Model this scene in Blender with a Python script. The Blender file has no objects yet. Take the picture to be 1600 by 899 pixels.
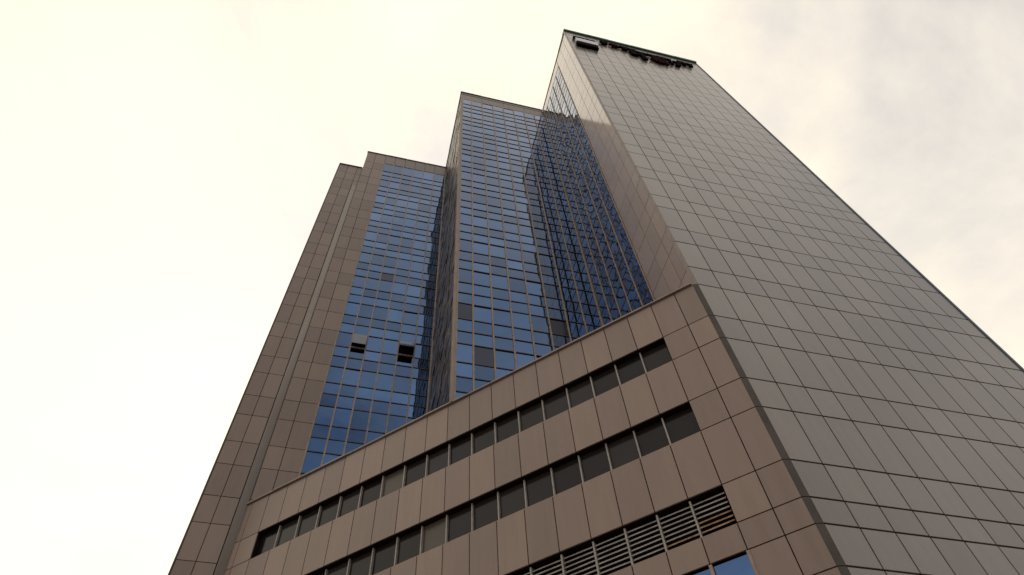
import bpy, math, random
from mathutils import Matrix, Vector, Euler

random.seed(7)
sc = bpy.context.scene
COL = sc.collection
R = math.radians

# ------------------------------------------------------------------ camera
ZA = 24.62                      # height of the reference joint of the tower grid above the street
CAM_LOC = Vector((-11.321, -11.595, 1.60))
cam_data = bpy.data.cameras.new('camera')
cam_data.sensor_width = 36.0
cam_data.lens = 1066.45 * 36.0 / 1600.0
cam_data.clip_start = 0.1
cam_data.clip_end = 6000.0
cam = bpy.data.objects.new('camera', cam_data)
COL.objects.link(cam)
cam.location = CAM_LOC
cam.rotation_euler = Euler((2.57316759, 0.0521460353, -0.239433808), 'XYZ')
sc.camera = cam

# ------------------------------------------------------------------ daylight
SUN_EL = R(41.0)
SUN_AZ = R(107.0)               # from +X, counter-clockwise
sun_dir = Vector((math.cos(SUN_EL) * math.cos(SUN_AZ), math.cos(SUN_EL) * math.sin(SUN_AZ), math.sin(SUN_EL)))

world = bpy.data.worlds.new('World')
sc.world = world
world.use_nodes = True
nt = world.node_tree
nt.nodes.clear()


def N(tree, typ, **kw):
    n = tree.nodes.new(typ)
    for k, v in kw.items():
        if hasattr(n, k):
            setattr(n, k, v)
        else:
            n.inputs[k].default_value = v
    return n


def math_node(tree, op, a, b=None, clamp=False):
    n = tree.nodes.new('ShaderNodeMath')
    n.operation = op
    n.use_clamp = clamp
    for i, v in enumerate((a, b)):
        if v is None:
            continue
        if isinstance(v, (int, float)):
            n.inputs[i].default_value = v
        else:
            tree.links.new(v, n.inputs[i])
    return n.outputs[0]


def mix_rgb(tree, fac, a, b, blend='MIX'):
    n = tree.nodes.new('ShaderNodeMix')
    n.data_type = 'RGBA'
    n.blend_type = blend
    for sock, v in ((n.inputs[0], fac), (n.inputs[6], a), (n.inputs[7], b)):
        if isinstance(v, (int, float)):
            sock.default_value = v
        elif isinstance(v, (tuple, list)):
            sock.default_value = tuple(v) + ((1.0,) if len(v) == 3 else ())
        else:
            tree.links.new(v, sock)
    return n.outputs[2]


def ramp(tree, fac, stops):
    n = tree.nodes.new('ShaderNodeValToRGB')
    cr = n.color_ramp
    while len(cr.elements) < len(stops):
        cr.elements.new(0.5)
    for e, (p, c) in zip(cr.elements, stops):
        e.position = p
        e.color = tuple(c) + (1.0,) if len(c) == 3 else c
    tree.links.new(fac, n.inputs[0])
    return n.outputs[0]


sky = nt.nodes.new('ShaderNodeTexSky')
sky.sky_type = 'NISHITA'
sky.sun_disc = False
sky.sun_elevation = SUN_EL
sky.sun_rotation = math.pi / 2 - SUN_AZ
sky.altitude = 50.0
sky.air_density = 1.0
sky.dust_density = 2.0
sky.ozone_density = 1.5
tc = nt.nodes.new('ShaderNodeTexCoord')
sep = nt.nodes.new('ShaderNodeSeparateXYZ')
nt.links.new(tc.outputs['Generated'], sep.inputs[0])
# a flat cloud deck seen in perspective
zz = math_node(nt, 'ADD', math_node(nt, 'MAXIMUM', sep.outputs[2], 0.0), 0.18)
px = math_node(nt, 'DIVIDE', sep.outputs[0], zz)
py = math_node(nt, 'DIVIDE', sep.outputs[1], zz)
cmb = nt.nodes.new('ShaderNodeCombineXYZ')
nt.links.new(px, cmb.inputs[0])
nt.links.new(py, cmb.inputs[1])
cmb.inputs[2].default_value = 3.7
n1 = N(nt, 'ShaderNodeTexNoise')
n1.inputs['Scale'].default_value = 2.3
n1.inputs['Detail'].default_value = 9.0
n1.inputs['Roughness'].default_value = 0.58
n1.inputs['Distortion'].default_value = 0.35
nt.links.new(cmb.outputs[0], n1.inputs['Vector'])
cover = ramp(nt, n1.outputs['Fac'], [(0.34, (0, 0, 0)), (0.66, (1, 1, 1))])
# clouds scatter sunlight forwards: bright around the sun, duller away from it
dot = nt.nodes.new('ShaderNodeVectorMath')
dot.operation = 'DOT_PRODUCT'
nt.links.new(tc.outputs['Generated'], dot.inputs[0])
dot.inputs[1].default_value = sun_dir
fwd = math_node(nt, 'POWER', math_node(nt, 'MULTIPLY', math_node(nt, 'ADD', dot.outputs['Value'], 1.0), 0.5, True), 3.0)
cloud_col = mix_rgb(nt, fwd, (7.9, 7.4, 7.4), (15.2, 13.5, 9.6))
# thin veil between the cloud puffs
veil = mix_rgb(nt, math_node(nt, 'MULTIPLY', math_node(nt, 'POWER', fwd, 0.5), 0.88), sky.outputs[0], (10.6, 9.8, 9.0))
final = mix_rgb(nt, cover, veil, cloud_col)
bg = nt.nodes.new('ShaderNodeBackground')
bg.inputs['Strength'].default_value = 0.10
nt.links.new(final, bg.inputs['Color'])
wo = nt.nodes.new('ShaderNodeOutputWorld')
nt.links.new(bg.outputs[0], wo.inputs['Surface'])

sun_data = bpy.data.lights.new('sun', 'SUN')
sun_data.energy = 2.0
sun_data.angle = R(3.0)
sun_data.color = (1.0, 0.93, 0.82)
sun = bpy.data.objects.new('sun', sun_data)
COL.objects.link(sun)
sun.location = (0, 0, 120)
sun.rotation_euler = sun_dir.to_track_quat('Z', 'Y').to_euler()

sc.view_settings.view_transform = 'Standard'
sc.view_settings.look = 'None'
sc.view_settings.exposure = 0.0
sc.view_settings.gamma = 1.0
sc.view_settings.use_curve_mapping = False


# ------------------------------------------------------------------ materials
def new_mat(name):
    m = bpy.data.materials.new(name)
    m.use_nodes = True
    t = m.node_tree
    b = t.nodes['Principled BSDF']
    return m, t, b


def panel_mat(name, col, rough, coat, dirt=0.25, spec=0.5, wave=0.06, vary=0.16):
    """lacquered metal / polished stone cladding: every piece a little different, faint streaks"""
    m, t, b = new_mat(name)
    oi = t.nodes.new('ShaderNodeObjectInfo')
    geo = t.nodes.new('ShaderNodeNewGeometry')
    mp = t.nodes.new('ShaderNodeMapping')
    mp.inputs['Scale'].default_value = (2.2, 2.2, 0.22)
    t.links.new(geo.outputs['Position'], mp.inputs['Vector'])
    nz = N(t, 'ShaderNodeTexNoise')
    nz.inputs['Scale'].default_value = 1.6
    nz.inputs['Detail'].default_value = 6.0
    nz.inputs['Roughness'].default_value = 0.65
    t.links.new(mp.outputs[0], nz.inputs['Vector'])
    big = N(t, 'ShaderNodeTexNoise')
    big.inputs['Scale'].default_value = 0.16
    big.inputs['Detail'].default_value = 3.0
    t.links.new(geo.outputs['Position'], big.inputs['Vector'])
    fine = N(t, 'ShaderNodeTexNoise')
    fine.inputs['Scale'].default_value = 60.0
    fine.inputs['Detail'].default_value = 2.0
    t.links.new(geo.outputs['Position'], fine.inputs['Vector'])
    # factor: piece-to-piece, streaks, large patches, grain
    v = math_node(t, 'ADD', math_node(t, 'MULTIPLY', oi.outputs['Random'], vary), 1.0 - vary / 2)
    s = math_node(t, 'ADD', math_node(t, 'MULTIPLY', nz.outputs['Fac'], dirt), 1.0 - dirt * 0.5)
    g = math_node(t, 'ADD', math_node(t, 'MULTIPLY', big.outputs['Fac'], 0.24), 0.88)
    f = math_node(t, 'ADD', math_node(t, 'MULTIPLY', fine.outputs['Fac'], 0.10), 0.95)
    k = math_node(t, 'MULTIPLY', math_node(t, 'MULTIPLY', v, s), math_node(t, 'MULTIPLY', g, f))
    vm = t.nodes.new('ShaderNodeVectorMath')
    vm.operation = 'SCALE'
    hue = mix_rgb(t, oi.outputs['Random'], col, (col[0] * 1.01, col[1] * 1.0, col[2] * 0.985))
    t.links.new(hue, vm.inputs[0])
    t.links.new(k, vm.inputs['Scale'])
    t.links.new(vm.outputs[0], b.inputs['Base Color'])
    rr = math_node(t, 'ADD', math_node(t, 'MULTIPLY', nz.outputs['Fac'], 0.12), rough - 0.06)
    t.links.new(rr, b.inputs['Roughness'])
    b.inputs['Specular IOR Level'].default_value = spec
    b.inputs['Coat Weight'].default_value = coat
    b.inputs['Coat Roughness'].default_value = 0.10 if coat > 0.5 else 0.2
    wv = N(t, 'ShaderNodeTexNoise')
    wv.inputs['Scale'].default_value = 1.3
    wv.inputs['Detail'].default_value = 1.0
    t.links.new(geo.outputs['Position'], wv.inputs['Vector'])
    bp = t.nodes.new('ShaderNodeBump')
    bp.inputs['Strength'].default_value = wave
    bp.inputs['Distance'].default_value = 0.05
    t.links.new(wv.outputs['Fac'], bp.inputs['Height'])
    t.links.new(bp.outputs[0], b.inputs['Normal'])
    t.links.new(bp.outputs[0], b.inputs['Coat Normal'])
    return m


def glass_mat(name, col, rough=0.02, wave=0.1, scale=0.9, metallic=1.0, vary=0.3, stretch=(1, 1, 1), spec=0.5, coat=1.0):
    """coated curtain-wall glass: tinted mirror, every pane slightly warped"""
    m, t, b = new_mat(name)
    oi = t.nodes.new('ShaderNodeObjectInfo')
    geo = t.nodes.new('ShaderNodeNewGeometry')
    off = t.nodes.new('ShaderNodeVectorMath')
    off.operation = 'MULTIPLY'
    t.links.new(geo.outputs['Position'], off.inputs[0])
    off.inputs[1].default_value = stretch
    ad = t.nodes.new('ShaderNodeVectorMath')
    ad.operation = 'ADD'
    cb = t.nodes.new('ShaderNodeCombineXYZ')
    t.links.new(math_node(t, 'MULTIPLY', oi.outputs['Random'], 37.0), cb.inputs[0])
    t.links.new(off.outputs[0], ad.inputs[0])
    t.links.new(cb.outputs[0], ad.inputs[1])
    nz = N(t, 'ShaderNodeTexNoise')
    nz.inputs['Scale'].default_value = scale
    nz.inputs['Detail'].default_value = 1.5
    t.links.new(ad.outputs[0], nz.inputs['Vector'])
    bp = t.nodes.new('ShaderNodeBump')
    bp.inputs['Strength'].default_value = wave
    bp.inputs['Distance'].default_value = 0.1
    t.links.new(nz.outputs['Fac'], bp.inputs['Height'])
    t.links.new(bp.outputs[0], b.inputs['Normal'])
    v = math_node(t, 'ADD', math_node(t, 'MULTIPLY', oi.outputs['Random'], vary), 1.0 - vary * 0.6)
    vm = t.nodes.new('ShaderNodeVectorMath')
    vm.operation = 'SCALE'
    vm.inputs[0].default_value = col
    t.links.new(v, vm.inputs['Scale'])
    t.links.new(vm.outputs[0], b.inputs['Base Color'])
    b.inputs['Metallic'].default_value = metallic
    b.inputs['Roughness'].default_value = rough
    b.inputs['Specular IOR Level'].default_value = spec
    if metallic > 0.5:
        b.inputs['Coat Weight'].default_value = coat
        b.inputs['Coat Roughness'].default_value = rough
        b.inputs['Coat IOR'].default_value = 1.45
        t.links.new(bp.outputs[0], b.inputs['Coat Normal'])
    return m


def plain_mat(name, col, rough=0.5, metallic=0.0, spec=0.5, noise=0.25, scale=3.0, col2=None):
    m, t, b = new_mat(name)
    geo = t.nodes.new('ShaderNodeNewGeometry')
    nz = N(t, 'ShaderNodeTexNoise')
    nz.inputs['Scale'].default_value = scale
    nz.inputs['Detail'].default_value = 5.0
    t.links.new(geo.outputs['Position'], nz.inputs['Vector'])
    lo = col2 if col2 else tuple(c * (1 - noise) for c in col)
    hi = tuple(min(1, c * (1 + noise * 0.6)) for c in col)
    c = ramp(t, nz.outputs['Fac'], [(0.35, lo), (0.65, hi)])
    t.links.new(c, b.inputs['Base Color'])
    b.inputs['Roughness'].default_value = rough
    b.inputs['Metallic'].default_value = metallic
    b.inputs['Specular IOR Level'].default_value = spec
    return m


def painted_ripple_mat(name):
    """rippled glass side, its dark and pale reflections painted into the colour"""
    m, t, b = new_mat(name)
    geo = t.nodes.new('ShaderNodeNewGeometry')
    mp = t.nodes.new('ShaderNodeMapping')
    mp.inputs['Scale'].default_value = (0.55, 0.55, 0.8)
    mp.inputs['Rotation'].default_value = (0.7, 0, 0)
    t.links.new(geo.outputs['Position'], mp.inputs['Vector'])
    nz = N(t, 'ShaderNodeTexNoise')
    nz.inputs['Scale'].default_value = 1.6
    nz.inputs['Detail'].default_value = 5.0
    nz.inputs['Distortion'].default_value = 1.2
    t.links.new(mp.outputs[0], nz.inputs['Vector'])
    c = ramp(t, nz.outputs['Fac'], [(0.36, (0.022, 0.016, 0.013)), (0.50, (0.075, 0.055, 0.042)), (0.66, (0.21, 0.165, 0.13))])
    t.links.new(c, b.inputs['Base Color'])
    b.inputs['Roughness'].default_value = 0.33
    b.inputs['Specular IOR Level'].default_value = 0.18
    bp = t.nodes.new('ShaderNodeBump')
    bp.inputs['Strength'].default_value = 0.9
    bp.inputs['Distance'].default_value = 0.15
    t.links.new(nz.outputs['Fac'], bp.inputs['Height'])
    t.links.new(bp.outputs[0], b.inputs['Normal'])
    return m


M = {}
M['grey_panel'] = panel_mat('grey_panel', (0.290, 0.242, 0.190), 0.30, 0.45, dirt=0.34, vary=0.18)
M['sky_warmed_panel'] = panel_mat('sky_warmed_panel', (0.33, 0.225, 0.158), 0.30, 1.0)  # same cladding as the front, warm sky reflection put into its colour
M['brown_panel'] = panel_mat('brown_panel', (0.295, 0.202, 0.148), 0.42, 0.08, dirt=0.36, vary=0.22)
M['umber_panel'] = panel_mat('umber_panel', (0.295, 0.212, 0.156), 0.42, 0.08, dirt=0.34, vary=0.22)
M['pale_strip'] = panel_mat('pale_strip', (0.235, 0.19, 0.145), 0.40, 0.1)
M['joint'] = plain_mat('joint', (0.016, 0.011, 0.009), 0.9, spec=0.1, noise=0.3)
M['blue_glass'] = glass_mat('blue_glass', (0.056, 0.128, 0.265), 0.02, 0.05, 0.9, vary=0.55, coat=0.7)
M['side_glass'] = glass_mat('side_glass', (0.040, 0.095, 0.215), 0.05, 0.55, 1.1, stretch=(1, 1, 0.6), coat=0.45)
M['painted_ripple'] = painted_ripple_mat('painted_ripple')
M['grey_glass'] = glass_mat('grey_glass', (0.045, 0.055, 0.075), 0.10, 0.06, 0.9, coat=0.4)
M['bronze_glass'] = glass_mat('bronze_glass', (0.030, 0.024, 0.020), 0.14, 0.06, 0.8, metallic=0.0, spec=0.22, vary=0.9)
M['blind_glass'] = glass_mat('blind_glass', (0.13, 0.105, 0.075), 0.25, 0.04, 0.8, metallic=0.0, spec=0.3)
M['mullion'] = plain_mat('mullion', (0.40, 0.285, 0.19), 0.45, noise=0.2)
M['pale_mullion'] = plain_mat('pale_mullion', (0.40, 0.34, 0.28), 0.4, noise=0.15)
M['transom'] = plain_mat('transom', (0.075, 0.052, 0.04), 0.5, noise=0.25)  # mullion bronze darkened: shade on the undersides put into the colour
M['side_transom'] = plain_mat('side_transom', (0.13, 0.11, 0.10), 0.4, noise=0.2)
M['pilaster'] = plain_mat('pilaster', (0.34, 0.27, 0.21), 0.45, noise=0.12, scale=1.2)
M['dark_trim'] = plain_mat('dark_trim', (0.06, 0.05, 0.045), 0.5)
M['corner_trim'] = plain_mat('corner_trim', (0.115, 0.092, 0.074), 0.6, noise=0.2, scale=0.9, spec=0.2)
M['green_coping'] = plain_mat('green_coping', (0.055, 0.20, 0.145), 0.5, noise=0.3, scale=1.5)
M['teal_trim'] = plain_mat('teal_trim', (0.02, 0.06, 0.085), 0.4)
M['slat'] = plain_mat('slat', (0.42, 0.37, 0.31), 0.5, noise=0.3, scale=2.2)
M['rusty_slat'] = plain_mat('rusty_slat', (0.40, 0.27, 0.16), 0.7, noise=0.3, scale=5.0, col2=(0.22, 0.10, 0.045))
M['sign_black'] = plain_mat('sign_black', (0.006, 0.004, 0.005), 0.9, spec=0.03)
M['sign_red'] = plain_mat('sign_red', (0.030, 0.005, 0.008), 0.9, spec=0.03)
M['sign_white'] = plain_mat('sign_white', (0.80, 0.80, 0.82), 0.4, noise=0.04)
M['roof'] = plain_mat('roof', (0.20, 0.19, 0.18), 0.9)
M['asphalt'] = plain_mat('asphalt', (0.055, 0.053, 0.05), 0.9, noise=0.3, scale=1.2)
M['paving'] = plain_mat('paving', (0.12, 0.11, 0.10), 0.85, noise=0.2, scale=0.8)
M['kerb'] = plain_mat('kerb', (0.34, 0.33, 0.31), 0.85)

# ------------------------------------------------------------------ helpers
_cache = {}


def link(o, parent=None):
    COL.objects.link(o)
    if parent is not None:
        o.parent = parent
    return o


def panel_mesh(w, h, d, mat, bev):
    """closed slab, local X = width, Z = height, front at local -Y; front edge bevelled"""
    key = (round(w, 3), round(h, 3), round(d, 3), mat, bev)
    if key in _cache:
        return _cache[key]
    a, c = w / 2, h / 2
    bb = min(bev, a * 0.4, c * 0.4, d * 0.9)
    v = []
    for (x, z, y) in ((a, c, 0), (a, c, -(d - bb)), (a - bb, c - bb, -d)):
        v += [(-x, y, -z), (x, y, -z), (x, y, z), (-x, y, z)]
    f = [(8, 9, 10, 11), (3, 2, 1, 0)]
    for r0, r1 in ((0, 4), (4, 8)):
        for i in range(4):
            j = (i + 1) % 4
            f.append((r0 + i, r0 + j, r1 + j, r1 + i))
    me = bpy.data.meshes.new('slab')
    me.from_pydata(v, [], f)
    me.materials.append(M[mat])
    me.update()
    _cache[key] = me
    return me


def coping(fr, u0, u1, z0, z1, d0, d1, mat, parent, bev=0.008):
    """metal roof edging in lengths with open joints, never quite in line"""
    n = max(1, round((u1 - u0) / 2.05))
    for k in range(n):
        a = u0 + (u1 - u0) * k / n + 0.006
        b = u0 + (u1 - u0) * (k + 1) / n - 0.006
        slab('roof_coping', fr, a, b, z0, z1 + random.uniform(-0.012, 0.012), d0, d1 + random.uniform(-0.010, 0.010), mat, parent, bev)


class Frame:
    """a vertical facade plane: u runs along the wall, d sticks out of it"""

    def __init__(self, origin, theta):
        self.o = Vector(origin)
        self.t = theta
        self.x = Vector((math.cos(theta), math.sin(theta), 0))
        self.n = Vector((math.sin(theta), -math.cos(theta), 0))

    def at(self, u, z, d=0.0):
        return self.o + self.x * u + self.n * d + Vector((0, 0, z + ZA))


def slab(name, fr, u0, u1, z0, z1, d0, d1, mat, parent, bev=0.006, tilt=0.0, label=None):
    """a piece of facade from u0..u1, z0..z1, standing between depths d0 and d1"""
    w, h = u1 - u0, z1 - z0
    o = bpy.data.objects.new(name, panel_mesh(w, h, d1 - d0, mat, bev))
    o.location = fr.at((u0 + u1) / 2, (z0 + z1) / 2, d0)
    rx = random.gauss(0, tilt)
    rz = random.gauss(0, tilt)
    o.rotation_euler = (rx, 0, fr.t + rz)
    link(o, parent)
    if label:
        o['label'] = label
    return o


def joined(name, boxes, mat, parent, kind='stuff'):
    """many small slabs (frame,u0,u1,z0,z1,d0,d1) in one mesh"""
    V, F = [], []
    for fr, u0, u1, z0, z1, d0, d1 in boxes:
        b = len(V)
        for d in (d0, d1):
            for (u, z) in ((u0, z0), (u1, z0), (u1, z1), (u0, z1)):
                V.append(tuple(fr.at(u, z, d)))
        F += [(b + 4, b + 5, b + 6, b + 7), (b + 3, b + 2, b + 1, b)]
        for i in range(4):
            j = (i + 1) % 4
            F.append((b + i, b + j, b + 4 + j, b + 4 + i))
    me = bpy.data.meshes.new(name)
    me.from_pydata(V, [], F)
    me.materials.append(M[mat])
    me.update()
    o = bpy.data.objects.new(name, me)
    link(o, parent)
    if kind:
        o['kind'] = kind
    return o


def prism(name, pts, z0, z1, mat, parent):
    """vertical prism over a plan polygon (counter-clockwise), heights relative to the grid"""
    n = len(pts)
    V = [(x, y, z0 + ZA) for x, y in pts] + [(x, y, z1 + ZA) for x, y in pts]
    F = [tuple(range(n - 1, -1, -1)), tuple(range(n, 2 * n))]
    for i in range(n):
        j = (i + 1) % n
        F.append((i, j, n + j, n + i))
    me = bpy.data.meshes.new(name)
    me.from_pydata(V, [], F)
    me.materials.append(M[mat])
    me.update()
    return link(bpy.data.objects.new(name, me), parent)


CAM_R = cam.rotation_euler.to_matrix()


def in_view(p, margin=0.04):
    """does the photograph's camera see this spot, and from how far"""
    q = CAM_R.transposed() @ (p - CAM_LOC)
    if q.z >= -0.1:
        return False, 1e9
    u = 0.5 + cam_data.lens / 36.0 * q.x / -q.z
    v = 0.5 - cam_data.lens / 36.0 * q.y / -q.z * 1600 / 899
    return (-margin < u < 1 + margin and -margin < v < 1 + margin), q.length


# ------------------------------------------------------------------ ground
def flat(name, pts, z, mat):
    me = bpy.data.meshes.new(name)
    me.from_pydata([(x, y, z) for x, y in pts], [], [tuple(range(len(pts)))])
    me.materials.append(M[mat])
    me.update()
    o = link(bpy.data.objects.new(name, me))
    o['kind'] = 'structure'
    return o


flat('ground', [(-2500, -2500), (2500, -2500), (2500, 2500), (-2500, 2500)], 0.0, 'paving')
flat('road', [(-400, -32), (400, -32), (400, -20), (-400, -20)], 0.004, 'asphalt')
kerb_bm = bpy.data.meshes.new('kerb')
kv = [(x, y, z) for x in (-400, 400) for (y, z) in ((-20, 0), (-19.75, 0), (-19.75, 0.12), (-20, 0.12))]
kerb_bm.from_pydata(kv, [], [(0, 1, 2, 3), (7, 6, 5, 4), (0, 4, 5, 1), (1, 5, 6, 2), (2, 6, 7, 3), (3, 7, 4, 0)])
kerb_bm.materials.append(M['kerb'])
ko = link(bpy.data.objects.new('kerb', kerb_bm))
ko['kind'] = 'structure'

# ------------------------------------------------------------------ the building: grid
TALL, SHORT = 2.0978, 1.3292
ST = TALL + SHORT
H = 42.49                        # roof line above the reference joint
W = 13.10                        # width of the panel-clad tower front
X2, Y2 = -8.12, 7.67            # middle tower corner
X1, Y1 = -16.0, 15.58            # left tower corner
XL = -18.09                      # outer edge of the lower left block
HL = 38.3                        # its roof
PX0, PTH = -0.16, 2.36465       # podium line leaves the corner at 135 degrees
PL = 22.75
zB, zC, zD, zX, zE, zF, zG, zH, zI = -1.329, -3.427, -4.756, -6.854, -8.183, -10.281, -11.562, -12.386, -13.578
ZG = -ZA                         # street level

building = bpy.data.objects.new('office_building', None)
link(building)
building['label'] = 'tall brown and grey panel-clad office building with stepped blue glass towers above a podium'
building['category'] = 'building'

FRONT = Frame((0, 0, 0), 0.0)
SIDE = Frame((0, 0, 0), -math.pi / 2)          # u = -y
MID = Frame((0, Y2, 0), 0.0)                   # u = x
MIDSIDE = Frame((X2, 0, 0), -math.pi / 2)      # u = -y
LEFT = Frame((0, Y1, 0), 0.0)
POD = Frame((PX0, 0, 0), PTH - math.pi)        # u = -s
pdx, pdy = math.cos(PTH), math.sin(PTH)

BACK = 0.05                                    # depth of the joints between pieces
J = 0.040                                      # joint width
JH = 0.052


def front_rows():
    zs = [zI, zH, zG, zF, zE, zX, zD, zC, zB, 0.0]
    z, tall = zI, False
    low = []
    while z > -20.0:
        z -= SHORT if not tall else TALL
        tall = not tall
        low.append(z)
    zs = low[::-1] + zs
    z, tall = 0.0, True
    while True:
        z += TALL if tall else SHORT
        tall = not tall
        if z > H - 0.9:
            break
        zs.append(z)
    zs.append(H - 0.12)
    return zs


ROWS = front_rows()

# ---- wall cores (the dark backing seen in the joints); each facade part parents its pieces
right_core = prism('clad_wall', [(BACK, BACK), (W - BACK, BACK), (W - BACK, 22), (BACK, 22)], ZG, H - 0.10, 'joint', building)
right_core['label'] = 'grey panel-clad tower front at the right of the photo'
mid_core = prism('glass_wall', [(X2 + BACK, Y2 + BACK), (BACK - 0.002, Y2 + BACK), (BACK - 0.002, 24), (X2 + BACK, 24)], zB - 0.035, H - 0.103, 'joint', building)
mid_core['label'] = 'blue glass front of the middle tower'
left_core = prism('glass_wall', [(X1 + 0.002, Y1 + BACK), (X2 + BACK - 0.002, Y1 + BACK), (X2 + BACK - 0.002, 30), (X1 + 0.002, 30)], zB - 0.035, H - 0.106, 'joint', building)
left_core['label'] = 'blue glass front of the left tower with brown border'
block_core = prism('stair_block', [(XL + BACK, Y1 + BACK + 0.003), (X1, Y1 + BACK + 0.003), (X1, 29), (XL + BACK, 29)], ZG, HL - 0.1, 'joint', building)
block_core['label'] = 'lower brown block at the left end of the building'

pts = []
for s in (0.12, PL):
    pts.append((PX0 + pdx * s - POD.n.x * 0.5, pdy * s - POD.n.y * 0.5))
podium = prism('podium', [pts[1], pts[0], (0.3, 0.5), (0.3, 16.5), (pts[1][0] + 0.3, 16.5)], ZG, zB - 0.06, 'joint', building)
podium['label'] = 'brown podium running diagonally below the glass towers'

# ------------------------------------------------------------------ right tower front
cols = [W * i / 13.0 for i in range(14)]
cand = []
for r in range(len(ROWS) - 1):
    for c in range(13):
        seen, dist = in_view(FRONT.at((cols[c] + cols[c + 1]) / 2, (ROWS[r] + ROWS[r + 1]) / 2))
        cand.append((0 if seen else 1, dist / math.sqrt(ROWS[r + 1] - ROWS[r]), r, c))
cand.sort()
single = {(r, c) for _, _, r, c in cand[:300]}
rest = []
for _, _, r, c in cand:
    u0, u1, z0, z1 = cols[c] + J / 2, cols[c + 1] - J / 2, ROWS[r] + JH / 2, ROWS[r + 1] - JH / 2
    if c == 0:
        u0 = 0.012
    if (r, c) in single:
        slab('wall_panel', FRONT, u0, u1, z0, z1, -BACK + 0.002, 0.0, 'grey_panel', right_core, 0.006, 0.0016)
    else:
        rest.append((FRONT, u0, u1, z0, z1, -BACK + 0.002, random.uniform(-0.003, 0.0)))
joined('wall_panel', rest, 'grey_panel', right_core)
# plain base below the panels, coping, edge trims
slab('plinth', FRONT, 0.0, W, ZG, ROWS[0] - 0.02, -BACK + 0.002, 0.01, 'grey_panel', right_core)
coping(FRONT, -0.06, W + 0.06, H - 0.10, H + 0.30, -0.50, 0.14, 'green_coping', right_core, 0.01)
slab('edge_trim', FRONT, W - 0.055, W + 0.10, ZG, H - 0.11, -0.30, 0.035, 'teal_trim', right_core, 0.01)

# ------------------------------------------------------------------ corner trim, piece by piece
tr = [ZG] + ROWS
for i in range(len(tr) - 1):
    z0, z1 = tr[i] + 0.012, tr[i + 1] - 0.012
    if z1 > zB and tr[i] < zB - 0.01:
        z1 = zB - 0.012
    if tr[i + 1] <= zB + 0.01:
        poly = [(0.0, 0.002), (0.0, 0.5), (-0.30, 0.5), (-0.20, 0.055), (-0.185, 0.036), (-0.03, 0.004)]
    else:
        poly = [(0.0, 0.002), (0.0, 0.16), (-0.045, 0.16), (-0.055, 0.02)]
    poly = [(x, y) for x, y in poly][::-1]
    # order counter-clockwise
    area = sum(poly[k][0] * poly[(k + 1) % len(poly)][1] - poly[(k + 1) % len(poly)][0] * poly[k][1] for k in range(len(poly)))
    if area < 0:
        poly = poly[::-1]
    prism('corner_trim', poly, z0, z1, 'corner_trim' if tr[i + 1] <= zB + 0.01 else 'pilaster', right_core)

# ------------------------------------------------------------------ right tower side: panels coloured for warm sky reflection, then glass
SIDE_GLASS_Y = 2.79
side_wall = joined('side_wall', [(SIDE, -Y2 + 0.02, -0.10, zB - 0.03, H - 0.13, -BACK - 0.01, -BACK + 0.004)], 'joint', building, kind=None)
side_wall['label'] = 'left-facing side of the grey tower with panels coloured for warm sky reflection and narrow glass'
ycols = [0.165, 0.78, 1.62, 2.74]
srows = [z for z in ROWS if z > zB - 0.01]
for r in range(len(srows) - 1):
    for c in range(3):
        slab('wall_panel', SIDE, -ycols[c + 1] + 0.012, -ycols[c] - 0.012, srows[r] + 0.014, srows[r + 1] - 0.014,
             -BACK + 0.006, 0.0, 'sky_warmed_panel', side_wall, 0.006, 0.0012)
SIDE_TOP = 40.6
for c, (a, b) in enumerate(((2.76, 4.6), (4.6, Y2 - 0.02))):
    slab('parapet_panel', SIDE, -b + 0.01, -a - 0.01, SIDE_TOP + 0.04, H - 0.13, -BACK + 0.006, 0.01, 'sky_warmed_panel', side_wall, 0.006, 0.001)
coping(SIDE, -Y2 + 0.0, -0.065, H - 0.115, H + 0.04, -0.4, 0.06, 'pale_mullion', side_wall, 0.008)

# frac positions of the three glass rows of each storey
FM = (0.11, 0.41, 0.82)
FL = (0.25, 0.68, 0.97)


def glass_rows(fr, zlo, zhi):
    zs = []
    n = int(zlo // ST) - 1
    while n * ST < zhi + ST:
        for f in fr:
            z = (n + f) * ST
            if zlo < z < zhi:
                zs.append(z)
        n += 1
    return sorted(zs)


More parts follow.
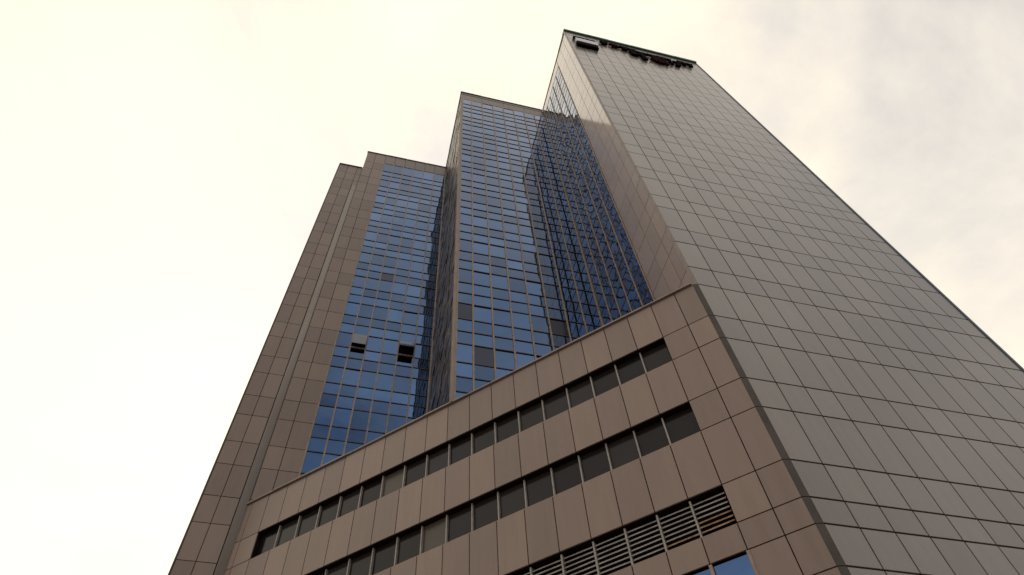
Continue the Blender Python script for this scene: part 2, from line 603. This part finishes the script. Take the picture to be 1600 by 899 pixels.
def glass_field(frame, parent, ucols, zs, zbot, ztop, mat, tilt, mull=0.085, gaps=None, specials=None, hide=None, bar='mullion', tw=0.028, tmat='transom', gapz=0.022):
    """panes, mullions and transoms of one curtain wall"""
    lines = [zbot] + zs + [ztop]
    for c in range(len(ucols) - 1):
        u0, u1 = ucols[c], ucols[c + 1]
        for r in range(len(lines) - 1):
            z0, z1 = lines[r], lines[r + 1]
            if hide and hide(c, z0, z1):
                continue
            gap = 0.028
            tall = (z1 - z0) > 1.25
            top = gap
            if tall and gaps and random.random() < gaps[c]:
                top = random.uniform(0.10, 0.17)
            m = mat
            lab = None
            if specials:
                for (su, sz, sm, sl) in specials:
                    if u0 < su < u1 and z0 < sz < z1:
                        m, lab, su_ = sm, sl, su
            if m == 'open':
                # top-hung sash swung outwards over a dark opening
                w, h = u1 - u0 - 0.08, z1 - z0 - 0.10
                me = panel_mesh(w, h, 0.05, 'grey_glass', 0.004)
                o = bpy.data.objects.new('open_window', me)
                ang = R(13 if su_ < -11 else 27)
                hinge = frame.at((u0 + u1) / 2, z1 - 0.05, 0.02)
                rot = Matrix.Rotation(frame.t, 4, 'Z') @ Matrix.Rotation(-ang, 4, 'X')
                o.matrix_world = Matrix.Translation(hinge) @ rot @ Matrix.Translation((0, 0, -h / 2))
                link(o, parent)
                o['label'] = lab
                slab('window_reveal', frame, u0 + 0.04, u1 - 0.04, z0 + 0.03, z0 + 0.10, -BACK + 0.004, 0.07, 'pale_mullion', parent, 0.004)
                continue
            slab('glass_pane', frame, u0 + gap, u1 - gap, z0 + gapz, z1 - max(top - 0.028 + gapz, gapz), -BACK + 0.004, -0.008, m, parent, 0.003, tilt, lab)
    for i, u in enumerate(ucols):
        slab('mullion', frame, u - mull / 2, u + mull / 2, zbot, ztop, -BACK + 0.003, 0.045, bar, parent, 0.004)
    for z in zs:
        slab('transom', frame, ucols[0] + 0.031, ucols[-1] - 0.031, z - tw, z + tw, -BACK + 0.003, tw, tmat, parent, 0.004)


SC = [-Y2 + 0.03, -6.68, -5.70, -4.70, -3.73, -SIDE_GLASS_Y]
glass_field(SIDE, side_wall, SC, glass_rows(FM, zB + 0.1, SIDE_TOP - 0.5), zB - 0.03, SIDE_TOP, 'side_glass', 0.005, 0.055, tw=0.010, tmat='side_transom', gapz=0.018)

# ------------------------------------------------------------------ middle tower glass front
MC = [X2 + 0.17] + [-7.12 + 1.012 * k for k in range(7)] + [-0.045]
GT = 40.45
glass_field(MID, mid_core, MC, glass_rows(FM, zB + 0.1, GT - 0.5), zB - 0.03, GT, 'blue_glass', 0.004,
            gaps=[0.0, 0.75, 0.8, 0.35, 0.2, 0.15, 0.15, 0.1],
            specials=[(-6.6, 2.1, 'grey_glass', 'dull grey pane'), (-7.5, 5.5, 'grey_glass', 'dull grey pane'), (-2.6, 5.5, 'grey_glass', 'dull grey pane')])
# corner pilaster and parapet
slab('corner_pilaster', MID, X2 - 0.0, X2 + 0.135, zB - 0.03, GT + 0.03, -BACK + 0.003, 0.06, 'pilaster', mid_core, 0.01)
pc = [X2, -6.1, -4.05, -2.0, -0.03]
for c in range(4):
    slab('parapet_panel', MID, pc[c] + 0.008, pc[c + 1] - 0.008, GT + 0.05, H - 0.62, -BACK + 0.004, 0.0, 'pale_strip', mid_core, 0.006, 0.001)
    slab('parapet_panel', MID, pc[c] + 0.008, pc[c + 1] - 0.008, H - 0.59, H - 0.12, -BACK + 0.004, 0.02, 'pale_strip', mid_core, 0.006, 0.001)
coping(MID, X2 - 0.06, -0.07, H - 0.10, H + 0.03, -0.45, 0.08, 'dark_trim', mid_core, 0.01)

# its narrow left-facing side: rippled glass with painted reflections, pieces too small to tell apart
flank = joined('flank_wall', [(MIDSIDE, -Y1 + 0.03, -Y2 - 0.06, zB - 0.03, H - 0.13, -BACK, -BACK + 0.004)], 'joint', building, kind=None)
flank['label'] = 'narrow rippled flank with painted dark reflections between the two glass towers'
fz = [zB - 0.03] + glass_rows(FM, zB + 0.1, H - 1.2) + [H - 0.6]
fb = []
nu = 8
for c in range(nu):
    ua = -Y1 + 0.10 + (Y1 - Y2 - 0.20) * c / nu
    ub = -Y1 + 0.10 + (Y1 - Y2 - 0.20) * (c + 1) / nu
    for r in range(len(fz) - 1):
        k = random.uniform(-0.03, 0.03)
        fb.append((MIDSIDE, ua + 0.03, ub - 0.03, fz[r] + 0.03, fz[r + 1] - 0.03, -BACK + 0.004, -0.01 + k))
joined('cladding', fb, 'painted_ripple', flank)
for u in (-Y1 + 0.07, -Y2 - 0.09):
    slab('mullion', MIDSIDE, u - 0.04, u + 0.04, zB - 0.03, H - 0.6, -BACK + 0.004, 0.03, 'mullion', flank, 0.004)
coping(MIDSIDE, -Y1, -Y2 - 0.0, H - 0.58, H + 0.02, -0.3, 0.05, 'dark_trim', flank, 0.008)

# ------------------------------------------------------------------ left tower: brown border, glass, parapet
LC = [-14.14, -13.22, -12.27, -11.29, -10.28, -9.25, X2 - 0.03]
LT = 40.35
glass_field(LEFT, left_core, LC, glass_rows(FL, zB + 0.1, LT - 0.5), zB - 0.03, LT, 'blue_glass', 0.006,
            gaps=[0.0, 0.3, 0.1, 0.1, 0.35, 0.1],
            specials=[(-12.75, 11.5, 'open', 'window swung open, second column from the brown border'),
                      (-9.75, 11.5, 'open', 'window swung open, beside the dark flank'),
                      (-11.8, 19.9, 'grey_glass', 'dark grey pane')])
brow = [zB - 0.03] + [z for z in glass_rows((0.25, 0.69), zB + 0.1, H - 1.2)] + [H - 0.12]
bc = [X1, -15.16, -14.17]
for c in range(2):
    for r in range(len(brow) - 1):
        slab('wall_panel', LEFT, bc[c] + 0.014, bc[c + 1] - 0.014, brow[r] + 0.015, brow[r + 1] - 0.015, -BACK + 0.004, 0.0, 'umber_panel', left_core, 0.006, 0.0012)
tp = [-14.17, -13.2, -12.2, -11.2, -10.2, -9.2, X2 + 0.0]
for c in range(6):
    slab('parapet_panel', LEFT, tp[c] + 0.012, tp[c + 1] - 0.012, LT + 0.06, H - 0.12, -BACK + 0.004, 0.01, 'pale_strip', left_core, 0.006, 0.001)
coping(LEFT, X1 - 0.05, X2 - 0.01, H - 0.10, H + 0.03, -0.45, 0.07, 'dark_trim', left_core, 0.01)

# lower block at the left end
lrow = [-8.2] + [z for z in glass_rows((0.25, 0.69), -8.0, HL - 1.0)] + [HL - 0.12]
lc = [XL, -17.30, -16.46, X1]
STRIP_TOP = 34.2
for c in range(3):
    for r in range(len(lrow) - 1):
        z0, z1 = lrow[r], lrow[r + 1]
        if c == 2:
            if z1 < STRIP_TOP:
                continue
            z0 = max(z0, STRIP_TOP)
        slab('wall_panel', LEFT, lc[c] + 0.014, lc[c + 1] - 0.014, z0 + 0.015, z1 - 0.015, -BACK, -0.002, 'umber_panel', block_core, 0.006, 0.0012)
slab('plinth', LEFT, XL, -16.46, ZG, -8.22, -BACK, 0.0, 'umber_panel', block_core)
coping(LEFT, XL - 0.05, X1 - 0.004, HL - 0.10, HL + 0.04, -0.45, 0.06, 'dark_trim', block_core, 0.01)
slab('edge_trim', LEFT, XL - 0.07, XL + 0.008, ZG, HL - 0.11, -0.3, 0.012, 'dark_trim', block_core, 0.008)
# rounded pale cover strip
cv, cf = [], []
nseg = 8
for zi, z in enumerate((ZG, STRIP_TOP)):
    for k in range(nseg + 1):
        a = math.pi * k / nseg
        cv.append(tuple(LEFT.at(-16.225 - 0.215 * math.cos(a), z, -0.03 + 0.045 * math.sin(a))))
for k in range(nseg):
    cf.append((k, k + 1, nseg + 2 + k, nseg + 1 + k))
cf.append(tuple(range(nseg, -1, -1)))
cf.append(tuple(range(nseg + 1, 2 * nseg + 2)))
me = bpy.data.meshes.new('cover_strip')
me.from_pydata(cv, [], cf)
me.materials.append(M['pale_strip'])
for p_ in me.polygons:
    p_.use_smooth = len(p_.vertices) == 4
link(bpy.data.objects.new('cover_strip', me), block_core)['label'] = 'pale vertical strip'

# ------------------------------------------------------------------ podium
sc_ = [0.06, 0.85, 1.84]
for k in range(4):
    sc_.append(sc_[-1] + 1.027)
for k in range(6):
    sc_.append(sc_[-1] + 1.058)
for k in range(8):
    sc_.append(sc_[-1] + 1.081)
sc_ += [21.93, PL]
NS = len(sc_) - 1


def ppanel(i, z0, z1, mat='brown_panel'):
    slab('wall_panel', POD, -sc_[i + 1] + 0.014, -sc_[i] - 0.014, z0 + 0.015, z1 - 0.015, -BACK + 0.004, 0.0, mat, podium, 0.006, 0.0014)


bands = {'one': (zD, zC), 'two': (zE, zX), 'louvre': (zG, zF), 'low': (zI, zH)}
prow = [zB - 0.06, zC, zD, zX, zE, zF, zG, zH, zI, zI - SHORT, zI - SHORT - TALL]
ENDL = 20                         # first column index of the solid left end
for i in range(NS):
    for r in range(len(prow) - 1):
        z1, z0 = prow[r], prow[r + 1]
        is_band = (z0, z1) in bands.values()
        if is_band and 2 <= i < (ENDL if r < 4 else 21):
            continue
        if i > 12 and r > 7:
            continue
        ppanel(i, z0, z1)
slab('plinth', POD, -PL, -0.06, ZG, prow[-1] - 0.02, -BACK + 0.004, 0.0, 'brown_panel', podium)
coping(POD, -PL, -0.09, zB - 0.045, zB + 0.03, -0.45, 0.09, 'pilaster', podium, 0.008)
prism('podium_roof', [pts[1], pts[0], (0.28, 0.48), (0.28, 16.2), (pts[1][0] + 0.3, 16.2)], zB - 0.05, zB - 0.04, 'roof', podium)


# backing of the solid strips: everything but the set-back bands
DEPTH = -0.26
sL, sR = sc_[ENDL], sc_[2]
bk = []
zs_ = [zB - 0.062, zC, zD, zX, zE, zF, zG, zH, zI, ZG]
for r in range(len(zs_) - 1):
    z1, z0 = zs_[r], zs_[r + 1]
    if (z0, z1) in bands.values():
        left = sL if r < 4 else sc_[21]
        bk.append((POD, -sR + 0.012, -0.065, z0, z1, -0.5, -BACK))
        bk.append((POD, -PL, -left - 0.012, z0, z1, -0.5, -BACK))
    else:
        bk.append((POD, -PL, -0.065, z0, z1, -0.5, -BACK))
joined('backing', bk, 'joint', podium, kind=None)

for key in ('one', 'two'):
    z0, z1 = bands[key]
    for i in range(2, ENDL):
        u0, u1 = -sc_[i + 1], -sc_[i]
        m, lab = 'bronze_glass', None
        if key == 'two' and i == 11:
            m, lab = 'blind_glass', 'paler pane with a drawn blind'
        if key == 'one' and i in (12, 13):
            m = 'blind_glass' if i == 13 else m
        slab('window_pane', POD, u0 + 0.03, u1 - 0.03, z0 + 0.03, z1 - 0.01, DEPTH - 0.03, DEPTH, m, podium, 0.003, 0.003, lab)
    for i in range(3, ENDL):
        u = -sc_[i]
        slab('window_post', POD, u - 0.026, u + 0.026, z0 + 0.0, z1 - 0.02, DEPTH - 0.02, DEPTH + 0.10, 'pale_mullion', podium, 0.006)
    slab('window_sill', POD, -sL, -sR, z0 - 0.012, z0 + 0.028, -0.4, -0.045, 'brown_panel', podium, 0.004)

# louvre band: slats in bays, rust at the right end
z0, z1 = bands['louvre']
for i in range(2, 21):
    u0, u1 = -sc_[i + 1], -sc_[i]
    if i < 12:
        n = 8
        for k in range(n):
            zc = z0 + 0.06 + (z1 - z0 - 0.22) * k / (n - 1)
            w = u1 - u0 - 0.07
            mat = 'slat'
            if i == 2 and k < 4 or (i == 3 and k < 2):
                mat = 'rusty_slat'
            o = bpy.data.objects.new('louvre_slat', panel_mesh(w, 0.115, 0.012, mat, 0.003))
            o.location = POD.at((u0 + u1) / 2, zc, DEPTH + 0.10)
            sag = random.gauss(0, 0.006)
            o.rotation_euler = (R(-38), sag, POD.t)
            link(o, podium)
    slab('louvre_post', POD, u0 - 0.028, u0 + 0.028, z0, z1 - 0.03, DEPTH - 0.02, DEPTH + 0.17, 'pale_mullion', podium, 0.006)
slab('window_sill', POD, -sc_[21], -sR, z0 - 0.012, z0 + 0.02, -0.4, -0.045, 'brown_panel', podium, 0.004)

# glass band below
z0, z1 = bands['low']
for i in range(2, 14):
    u0, u1 = -sc_[i + 1], -sc_[i]
    slab('window_pane', POD, u0 + 0.05, u1 - 0.05, z0 + 0.03, z1 - 0.04, -0.13, -0.10, 'blue_glass', podium, 0.003, 0.002)
    slab('window_post', POD, u1 - 0.05, u1 + 0.04, z0, z1 - 0.02, -0.12, 0.02, 'mullion', podium, 0.012)

# ------------------------------------------------------------------ rooftop signs on the grey tower
emblem = bpy.data.objects.new('emblem_sign', None)
emblem.location = FRONT.at(1.45, 38.2, 0)
link(emblem)
emblem['label'] = 'black and white emblem sign at the top corner of the grey tower'
emblem['category'] = 'sign'


def sign_piece(name, u0, u1, z0, z1, d, mat, root, d0=0.03):
    o = slab(name, FRONT, u0, u1, z0, z1, d0, d, mat, root, 0.02)
    o.matrix_parent_inverse = Matrix.Translation(-root.location)
    return o


sign_piece('bar', 0.45, 2.5, 39.25, 40.0, 0.25, 'sign_black', emblem)
sign_piece('face', 0.55, 2.5, 38.05, 39.2, 0.30, 'sign_white', emblem)
sign_piece('bar', 0.5, 2.4, 37.0, 38.0, 0.28, 'sign_black', emblem)

letters = bpy.data.objects.new('letter_sign', None)
letters.location = FRONT.at(7.5, 39.0, 0)
link(letters)
letters['label'] = 'row of dark ragged sign letters under the green roof edge'
letters['category'] = 'sign'
rl = random.Random(5)


def glyph(u0, w, zb, h, seed):
    """one raised character made of a few strokes, unreadable from the street"""
    g = random.Random(seed)
    boxes = []
    t = 0.30
    boxes.append((FRONT, u0, u0 + w, zb + h - t, zb + h, 0.04, 0.24))
    for k in range(g.choice((2, 3))):
        x = u0 + w * g.uniform(0.0, 0.8)
        boxes.append((FRONT, x, x + 0.22, zb + h * g.uniform(0.0, 0.25), zb + h - t, 0.05 + 0.003 * k, 0.23 + 0.004 * k))
    for k in range(g.choice((1, 2))):
        z = zb + h * g.uniform(0.05, 0.6)
        boxes.append((FRONT, u0 + w * g.uniform(0, .3), u0 + w * g.uniform(.7, 1), z, z + 0.26, 0.06 + 0.003 * k, 0.21 + 0.004 * k))
    me_o = joined('letter', boxes, 'sign_black' if g.random() < 0.55 else 'sign_red', letters, kind=None)
    me_o.matrix_parent_inverse = Matrix.Translation(-letters.location)


for (u0, w, zb, h) in ((3.1, 0.75, 40.0, 0.9), (3.95, 0.85, 39.9, 0.9), (4.9, 0.85, 39.7, 1.0), (5.75, 0.75, 38.4, 2.2),
                       (6.4, 0.95, 37.6, 2.6), (7.42, 1.0, 37.6, 2.6), (8.45, 0.95, 37.4, 2.9), (9.45, 0.4, 38.3, 1.9),
                       (9.95, 0.4, 38.3, 1.6), (10.5, 0.7, 39.4, 1.0), (11.25, 0.75, 39.4, 0.9)):
    glyph(u0, w, zb, h, int(u0 * 100))
